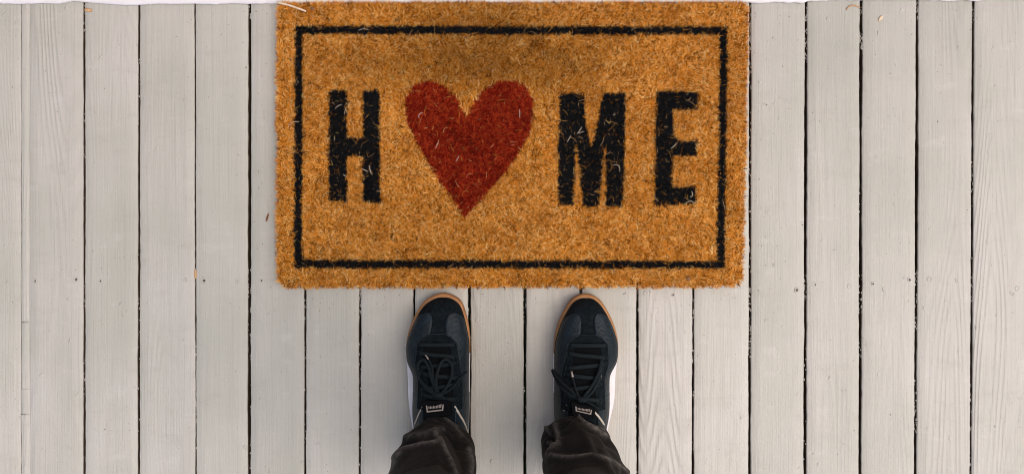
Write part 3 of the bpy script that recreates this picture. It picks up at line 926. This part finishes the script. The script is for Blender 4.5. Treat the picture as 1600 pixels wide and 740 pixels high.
    q4 = [np.array(P(x, y, cz + (0.0025 if i < 2 else 0.0))) for i, (x, y) in enumerate(lc)]
    q4 = [np.array(P(x, y, cz + (-0.0015 if i < 2 else 0.0025))) for i, (x, y) in enumerate(lc)]
    def quad_at(u0, u1, v0, v1, up, mat, name, th=0.0008):
        def pt(u, v, z): 
            p = (q4[0] * (1 - u) + q4[1] * u) * (1 - v) + (q4[3] * (1 - u) + q4[2] * u) * v
            return p + np.array([0, 0, z])
        Vq = [pt(u0, v0, up - th), pt(u1, v0, up - th), pt(u1, v1, up - th), pt(u0, v1, up - th), pt(u0, v0, up), pt(u1, v0, up), pt(u1, v1, up), pt(u0, v1, up)]
        return sub(name, Vq, [(0, 1, 2, 3), (7, 6, 5, 4), (0, 4, 5, 1), (1, 5, 6, 2), (2, 6, 7, 3), (3, 7, 4, 0)], mat, False)
    quad_at(-0.22, 1.22, -0.6, 1.9, -0.0008, M['tongue'], 'tongue_tip', 0.008)
    quad_at(0, 1, 0, 1, 0.0005, M['tongue'], 'tongue_label', 0.001)
    for u0, u1, v0, v1 in ((0, 1, 0.80, 1.0), (0, 0.07, 0, 0.8), (0.93, 1, 0, 0.8)):
        quad_at(u0, u1, v0, v1, 0.0011, M['aglet'], 'label_border')
    nb = 9
    for i in range(nb):
        u = 0.16 + 0.68 * i / (nb - 1)
        hgt = [0.16, 0.12, 0.2, 0.1, 0.18, 0.14, 0.06, 0.0, -0.08][i]
        quad_at(u - 0.026, u + 0.026, hgt, 0.50, 0.0011, M['aglet'], 'label_lettering')
    # -------- cream piping at the collar
    if key == 'L': pip = [[(661, 634), (655, 645), (649, 660), (646, 668)], [(710, 634), (718, 647), (726, 662), (732, 682)]]
    else: pip = [[(886, 632), (881, 641)], [(927, 641), (935, 650), (942, 660), (947, 672)]]
    for i, pl in enumerate(pip):
        pts = [on(x, y, 0.002) for x, y in pl]
        sub('piping', *tube(spline(pts, 12), 0.0013 if i == 0 else 0.0017, 6), M['piping'])
    # -------- sole
    def sole_band(name, d0, d1, z0, z1, grow, mat, bulge=0.0015, ribs=0, topin=0.012):
        n_ = 150
        if d0 <= 0 and d1 >= LEN:
            w_ = LEN * (1 - np.cos(np.linspace(0, math.pi, n_))) / 2
            wl, wr = sole(w_)
            ptsL = np.stack([wl, y_toe - w_], 1); ptsR = np.stack([wr, y_toe - w_], 1)[::-1]
            loop = np.concatenate([ptsL, ptsR[1:-1]]); closed = True
        elif d0 <= 0:
            w_ = d1 * (1 - np.cos(np.linspace(0, math.pi / 2, n_)))
            wl, wr = sole(w_)
            loop = np.concatenate([np.stack([wl, y_toe - w_], 1)[::-1], np.stack([wr, y_toe - w_], 1)[1:]]); closed = False
        else:
            w_ = d0 + (LEN - d0) * np.sin(np.linspace(0, math.pi / 2, n_))
            wl, wr = sole(w_)
            loop = np.concatenate([np.stack([wr, y_toe - w_], 1), np.stack([wl, y_toe - w_], 1)[::-1][1:]]); closed = False
        for _ in range(2):
            loop[1:-1] = (loop[:-2] + loop[1:-1] * 2 + loop[2:]) / 4
        t_ = np.roll(loop, -1, 0) - np.roll(loop, 1, 0)
        if not closed: t_[0] = loop[1] - loop[0]; t_[-1] = loop[-1] - loop[-2]
        t_ /= np.linalg.norm(t_, axis=1)[:, None] + 1e-12
        nn_ = np.stack([t_[:, 1], -t_[:, 0]], 1)
        cen = loop.mean(0)
        if np.mean(np.sum(nn_ * (loop - cen), 1)) < 0: nn_ = -nn_
        rib = 0.0
        if ribs:
            sarc = np.concatenate([[0], np.cumsum(np.linalg.norm(np.diff(loop, axis=0), axis=1))])
            rib = 0.0006 * np.sin(sarc / 0.0026 * 2 * math.pi)
        prof = [(-0.012, z0), (-0.001, z0), (grow + bulge * 0.4, z0 + (z1 - z0) * 0.15), (grow + bulge, z0 + (z1 - z0) * 0.5), (grow + bulge * 0.3, z0 + (z1 - z0) * 0.88), (grow - 0.0014, z1), (-topin, z1 - 0.0006)]
        V_ = []
        for j in range(len(loop)):
            for o_, z_ in prof:
                rr_ = (rib[j] if ribs and -0.003 < o_ else 0)
                x_, y_ = loop[j] + nn_[j] * (o_ + rr_)
                V_.append((x_, y_, z_))
        m_ = len(prof)
        F_ = grid_faces(m_, len(loop))
        if closed: F_ += [((len(loop) - 1) * m_ + i, (len(loop) - 1) * m_ + i + 1, i + 1, i) for i in range(m_ - 1)]
        return sub(name, V_, F_, mat)
    sole_band('outsole', 0, LEN, 0.0012, 0.010, -0.0042, M['gum'])
    sole_band('toe_bumper', 0, 0.092, 0.0101, 0.0240, -0.0015, M['gum'], 0.0012, ribs=1, topin=0.010)
    sole_band('midsole', 0.0922, LEN, 0.0101, 0.0265, -0.0015, M['rubber_white'], 0.0014, topin=0.022)
    # -------- sock rising from the collar
    l_, r_ = sole(0.21); cx_ = float(l_ + r_) / 2
    V_ = []
    for z in (0.07, 0.10, 0.14, 0.2):
        for i in range(20):
            a_ = 2 * math.pi * i / 20
            V_.append((cx_ + 0.031 * math.cos(a_), y_toe - 0.213 - (z - 0.07) * 0.25 + 0.036 * math.sin(a_), z))
    sub('sock', V_, grid_faces(20, 4, True), M['sock'])
    return shoe

make_shoe('L'); make_shoe('R')

# trousers: two legs with bunched hems, joined at the hips
TV, TF, FADE_HIGHLIGHT = [], [], []
# fold ridges and hollows of the cloth: line, height, half width (mm), strength of the faded dye and highlight painted along it
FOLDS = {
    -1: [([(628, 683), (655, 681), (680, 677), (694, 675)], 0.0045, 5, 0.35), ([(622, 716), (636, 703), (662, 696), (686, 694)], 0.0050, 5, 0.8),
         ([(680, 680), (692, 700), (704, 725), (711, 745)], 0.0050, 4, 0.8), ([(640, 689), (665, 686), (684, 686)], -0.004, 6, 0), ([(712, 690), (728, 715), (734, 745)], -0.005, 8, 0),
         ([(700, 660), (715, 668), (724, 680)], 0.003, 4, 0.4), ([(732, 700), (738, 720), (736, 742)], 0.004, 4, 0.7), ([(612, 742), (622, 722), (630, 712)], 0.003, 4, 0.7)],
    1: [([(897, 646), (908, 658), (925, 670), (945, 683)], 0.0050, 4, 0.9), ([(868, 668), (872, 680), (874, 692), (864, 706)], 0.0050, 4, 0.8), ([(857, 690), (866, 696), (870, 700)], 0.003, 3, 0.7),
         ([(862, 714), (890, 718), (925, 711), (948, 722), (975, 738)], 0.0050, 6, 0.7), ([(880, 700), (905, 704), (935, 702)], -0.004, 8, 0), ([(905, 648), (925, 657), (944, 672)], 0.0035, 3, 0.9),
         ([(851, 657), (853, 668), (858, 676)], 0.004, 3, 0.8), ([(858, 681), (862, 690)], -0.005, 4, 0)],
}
def leg(side):
    NU, zs = 132, []
    zs = np.concatenate([np.linspace(0, 0.22, 92), np.linspace(0.225, 0.5, 40), np.linspace(0.51, 0.86, 26)])     # height above the hem ring
    th = np.linspace(0, 2 * math.pi, NU, endpoint=False)
    if side < 0:
        Z = [0.05, 0.08, 0.12, 0.18, 0.25, 0.45, 0.75, 0.90]
        CX = [-0.1095, -0.1100, -0.1112, -0.1100, -0.1065, -0.106, -0.090, -0.080]
        RX = [0.0500, 0.0540, 0.0575, 0.0585, 0.0565, 0.064, 0.083, 0.095]
        CY = [-0.322, -0.325, -0.333, -0.343, -0.354, -0.350, -0.372, -0.380]
        RY = [0.062, 0.062, 0.061, 0.055, 0.053, 0.066, 0.088, 0.105]
    else:
        Z = [0.05, 0.08, 0.12, 0.18, 0.25, 0.45, 0.75, 0.90]
        CX = [0.0960, 0.0970, 0.0995, 0.1010, 0.1010, 0.104, 0.090, 0.080]
        RX = [0.0480, 0.0505, 0.0530, 0.0550, 0.0560, 0.064, 0.083, 0.095]
        CY = [-0.316, -0.320, -0.330, -0.341, -0.352, -0.350, -0.372, -0.380]
        RY = [0.066, 0.066, 0.063, 0.056, 0.053, 0.066, 0.088, 0.105]
    off = len(TV)
    rows_ = []
    nse = SinNoise(1.0, 14, 70 + side)
    def ring(s, shrink=0.0, dz=0.0):
        sl = max(0.0, 1 - s / 0.10)
        zc = 0.052 + s * (0.90 - 0.052) / 0.86
        front = np.sin(th)
        z = zc + sl * (0.054 * front) + dz
        cx, rx_ = np.interp(z, Z, CX), np.interp(z, Z, RX)
        cy, ry_ = np.interp(z, Z, CY), np.interp(z, Z, RY)
        env = math.exp(-((s - 0.05) / 0.07) ** 2) + 0.25 * math.exp(-((s - 0.45) / 0.16) ** 2)
        ph = 0.9 if side < 0 else -0.5
        w1 = np.sin(2 * math.pi * (s / 0.058) + 1.7 * np.sin(th + ph) + 0.8 * np.sin(2 * th)) 
        w1 = np.sign(w1) * np.abs(w1) ** 0.7
        w2 = np.sin(2 * math.pi * (s / 0.031) - 2.1 * np.cos(th + ph) + 1.0)
        big = nse(np.cos(th) * 0.55 + s * 1.2, np.sin(th) * 0.55 + s * 5)
        disp = env * (0.0020 * w1 + 0.0008 * w2) + 0.0022 * big
        # slanting pressed ridge down the front
        a0 = (math.pi / 2 + (0.15 - 2.0 * (s - 0.05))) if side < 0 else (math.pi / 2 + (0.35 - 4.2 * (s - 0.03)))
        dth = (th - a0 + math.pi) % (2 * math.pi) - math.pi
        disp = disp + 0.006 * np.exp(-(dth / 0.16) ** 2) * smoothstep(0.0, 0.03, s) * (1 - smoothstep(0.18, 0.3, s))
        dth2 = (th - (a0 - 0.75) + math.pi) % (2 * math.pi) - math.pi
        disp = disp - 0.004 * np.exp(-(dth2 / 0.22) ** 2) * smoothstep(0.0, 0.03, s) * (1 - smoothstep(0.15, 0.3, s))
        if side > 0:      # hem flared and turned at the inner side
            dti = (th - math.radians(158) + math.pi) % (2 * math.pi) - math.pi
            disp = disp + 0.0045 * np.exp(-(dti / 0.33) ** 2) * math.exp(-(s / 0.022) ** 2) - 0.004 * np.exp(-(dti / 0.33) ** 2) * math.exp(-((s - 0.04) / 0.016) ** 2)
        base_x = cx + (rx_ + disp) * np.cos(th); base_y = cy + (ry_ + disp) * np.sin(th)
        ix = 800 + base_x * CAM_H / (CAM_H - z) * 1000; iy = 370 - base_y * CAM_H / (CAM_H - z) * 1000
        fade_highlight = np.zeros(NU)
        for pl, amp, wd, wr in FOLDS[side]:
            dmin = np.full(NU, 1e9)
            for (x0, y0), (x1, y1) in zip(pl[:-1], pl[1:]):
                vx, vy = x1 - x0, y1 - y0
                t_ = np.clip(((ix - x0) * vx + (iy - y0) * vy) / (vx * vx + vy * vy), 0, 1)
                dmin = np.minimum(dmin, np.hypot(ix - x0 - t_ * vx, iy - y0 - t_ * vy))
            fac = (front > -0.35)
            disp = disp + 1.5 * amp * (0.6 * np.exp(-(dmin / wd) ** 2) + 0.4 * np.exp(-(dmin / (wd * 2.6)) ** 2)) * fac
            fade_highlight = np.maximum(fade_highlight, wr * np.exp(-(dmin / 2.8) ** 2) * fac)
        fade_highlight = np.maximum(fade_highlight, 0.45 * math.exp(-(s / 0.002) ** 2) + 0.22 * math.exp(-((s - 0.016) / 0.0014) ** 2))  # hem edge highlight and stitch line lightened in the colour
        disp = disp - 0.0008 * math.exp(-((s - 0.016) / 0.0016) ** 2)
        FADE_HIGHLIGHT.append(fade_highlight)
        pk = (1.62, 0.0070) if side < 0 else (2.10, 0.0060)
        disp = disp + pk[1] * np.exp(-((th - pk[0]) / (0.5 if side < 0 else 0.4)) ** 2) * math.exp(-(s / 0.045) ** 2)
        if side > 0: disp = disp - 0.009 * np.exp(-((th - 1.22) / 0.42) ** 2) * math.exp(-(s / 0.035) ** 2)
        disp = disp - shrink
        nar = 0.30 * math.exp(-(s / 0.06) ** 2) * (front > 0)
        cth = np.sign(np.cos(th)) * np.abs(np.cos(th)) ** (1 + nar)
        return np.stack([cx + (rx_ + disp) * cth, cy + (ry_ + disp) * np.sin(th), z], 1)
    rows_.append(ring(0.02, 0.007)); rows_.append(ring(0.0, 0.004, 0.0)); rows_.append(ring(0.0, 0.0012, -0.0018)); 
    for s in zs: rows_.append(ring(float(s)))
    A = np.concatenate(rows_) - np.array([0, -0.30, 0])
    TV.extend(map(tuple, A))
    TF.extend(grid_faces(NU, len(rows_), True, off))
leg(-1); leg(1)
off = len(TV)
NU = 96
th = np.linspace(0, 2 * math.pi, NU, endpoint=False)
hz = [0.80, 0.84, 0.90, 0.97, 1.02, 1.04]
for k, z in enumerate(hz):
    rx_ = [0.155, 0.172, 0.180, 0.170, 0.160, 0.158][k]; ry_ = [0.075, 0.100, 0.116, 0.112, 0.106, 0.104][k]
    for t_ in th: TV.append((rx_ * math.cos(t_), -0.08 + ry_ * math.sin(t_), z))
TF.extend(grid_faces(NU, len(hz), True, off)); FADE_HIGHLIGHT.append(np.zeros(NU * len(hz)))
TF.append(tuple(off + i for i in range(NU - 1, -1, -1)))
TF.append(tuple(off + (len(hz) - 1) * NU + i for i in range(NU)))
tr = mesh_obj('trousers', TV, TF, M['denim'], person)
wa_ = tr.data.attributes.new('fade_highlight', 'FLOAT', 'POINT'); wa_.data.foreach_set('value', np.concatenate(FADE_HIGHLIGHT).astype(np.float32))
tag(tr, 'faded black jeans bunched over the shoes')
V = []
for z in (1.00, 1.04):
    for r in (0.004, 0.008):
        pass
V, F = [], []
for j, (r, z) in enumerate([(0.002, 0.995), (0.007, 0.997), (0.007, 1.033), (0.002, 1.035)]):
    for t_ in th: V.append(((0.166 - (z - 0.99) * 0.16 + r) * math.cos(t_), -0.08 + (0.110 - (z - 0.99) * 0.12 + r) * math.sin(t_), z))
mesh_obj('belt', V, grid_faces(NU, 4, True), M['leather'], person)

# ------------------------------------------------------------------ small loose things
def sliver(name, pts, w, mat, label, cat, thick=0.4, tw=None):
    p = spline(pts, 14)
    base = np.array(p[0])
    r = [w * (0.35 + 0.65 * math.sin(math.pi * (0.12 + 0.76 * i / 13))) for i in range(14)] if tw is None else [w] * 14
    v, f = tube(p, r, 7, thick)
    o = mesh_obj(name, [np.array(tuple(q)) - base for q in v], f, mat, None, tuple(base))
    return tag(o, label, cat)
sliver('straw', [P(433, 4, 0.0195), P(446, 7, 0.0205), P(462, 12, 0.0205), P(478, 18, 0.0195)], 0.0016, M['straw'], 'pale straw lying across the top left corner of the doormat', 'straw', 0.7, 1)
sliver('leaf_fragment', [P(420, 333, 0.001), P(417.5, 340, 0.0016), P(416, 346, 0.001)], 0.0016, M['dry_leaf'], 'reddish brown leaf scrap on the plank beside the left edge of the doormat', 'leaf', 0.3)
sliver('wood_chip', [P(305, 421, -0.0012), P(305.4, 428, -0.0006), P(305.2, 435, -0.0012)], 0.0021, M['chip'], 'orange wood sliver stuck in the plank gap left of the doormat', 'wood chip', 0.5)
sliver('wood_chip', [P(132, 15, 0.0006), P(138, 16, 0.0010), P(144, 17, 0.0006)], 0.0030, M['chip'], 'tan bark scrap near the white sill in the top left corner', 'bark scrap', 0.3)
sliver('dry_grass_stem', [P(1322, 16, 0.0008), P(1328, 10, 0.002), P(1336, 9, 0.002), P(1344, 12, 0.0012)], 0.0012, M['chip'], 'short curved dry stem by the white sill right of the doormat', 'grass stem', 0.6)
sliver('leaf_fragment', [P(1373, 33, 0.0008), P(1376, 29, 0.0014), P(1379, 25, 0.0008)], 0.0026, M['straw'], 'pale yellow leaf scrap on the plank right of the dry stem', 'leaf', 0.3)
sliver('leaf_fragment', [P(1072, 433, 0.0195), P(1076, 435, 0.0205), P(1079, 437, 0.0195)], 0.0024, M['dry_leaf'], 'small dark scrap caught in the lower edge of the doormat below the letter E', 'leaf', 0.5)
sliver('leaf_fragment', [P(486, 13, 0.0195), P(488, 14, 0.0205), P(491, 14, 0.0195)], 0.0024, M['dry_leaf'], 'dark crumb on the doormat beside the pale straw', 'leaf', 0.5)

# shed coir, grit and bark crumbs lying about on the boards
V, F, MI = [], [], []
r2 = random.Random(23)
for k in range(260):
    if k < 170:          # most of it near the mat
        side = r2.choice('LRBB')
        t_ = abs(r2.gauss(0, 26)) + 3
        if side == 'L': px, py = 428 - t_, r2.uniform(10, 460)
        elif side == 'R': px, py = 1172 + t_, r2.uniform(10, 460)
        else: px, py = r2.uniform(420, 1180), 452 + t_ * 0.8
    else:
        px, py = r2.uniform(-100, 1700), r2.uniform(14, 800)
    if 628 < px < 740 and py > 452 or 850 < px < 972 and py > 452: continue
    gapd = min(abs(px - g_[0]) for g_ in GAPS)
    if gapd < 5: continue
    x, y, _ = P(px, py, 0.0)
    a = r2.uniform(0, 6.28)
    long_ = r2.random() < 0.35
    ln = r2.uniform(0.002, 0.006) if long_ else r2.uniform(0.0005, 0.0012)
    w = 0.00018 if long_ else ln * 0.7
    c_, s_ = math.cos(a), math.sin(a)
    i0 = len(V)
    for u, v_ in ((-1, -1), (1, -1), (1, 1), (-1, 1)):
        V.append((x + c_ * ln * u * 0.5 - s_ * w * v_, y + s_ * ln * u * 0.5 + c_ * w * v_, 0.0010))
    V.append((x, y, 0.0010 + max(w, 0.0004)))
    F += [(i0, i0 + 1, i0 + 4), (i0 + 1, i0 + 2, i0 + 4), (i0 + 2, i0 + 3, i0 + 4), (i0 + 3, i0, i0 + 4)]
    MI += [0 if long_ else r2.choice((1, 2, 2))] * 4
dbr = mesh_obj('debris', V, F, M['chip'], None, smooth=False)
dbr.data.materials.append(M['dry_leaf']); dbr.data.materials.append(M['rust'])
dbr.data.polygons.foreach_set('material_index', MI)
tag(dbr, 'tiny shed coir fibres and grit scattered on the planks', 'debris', kind='stuff')
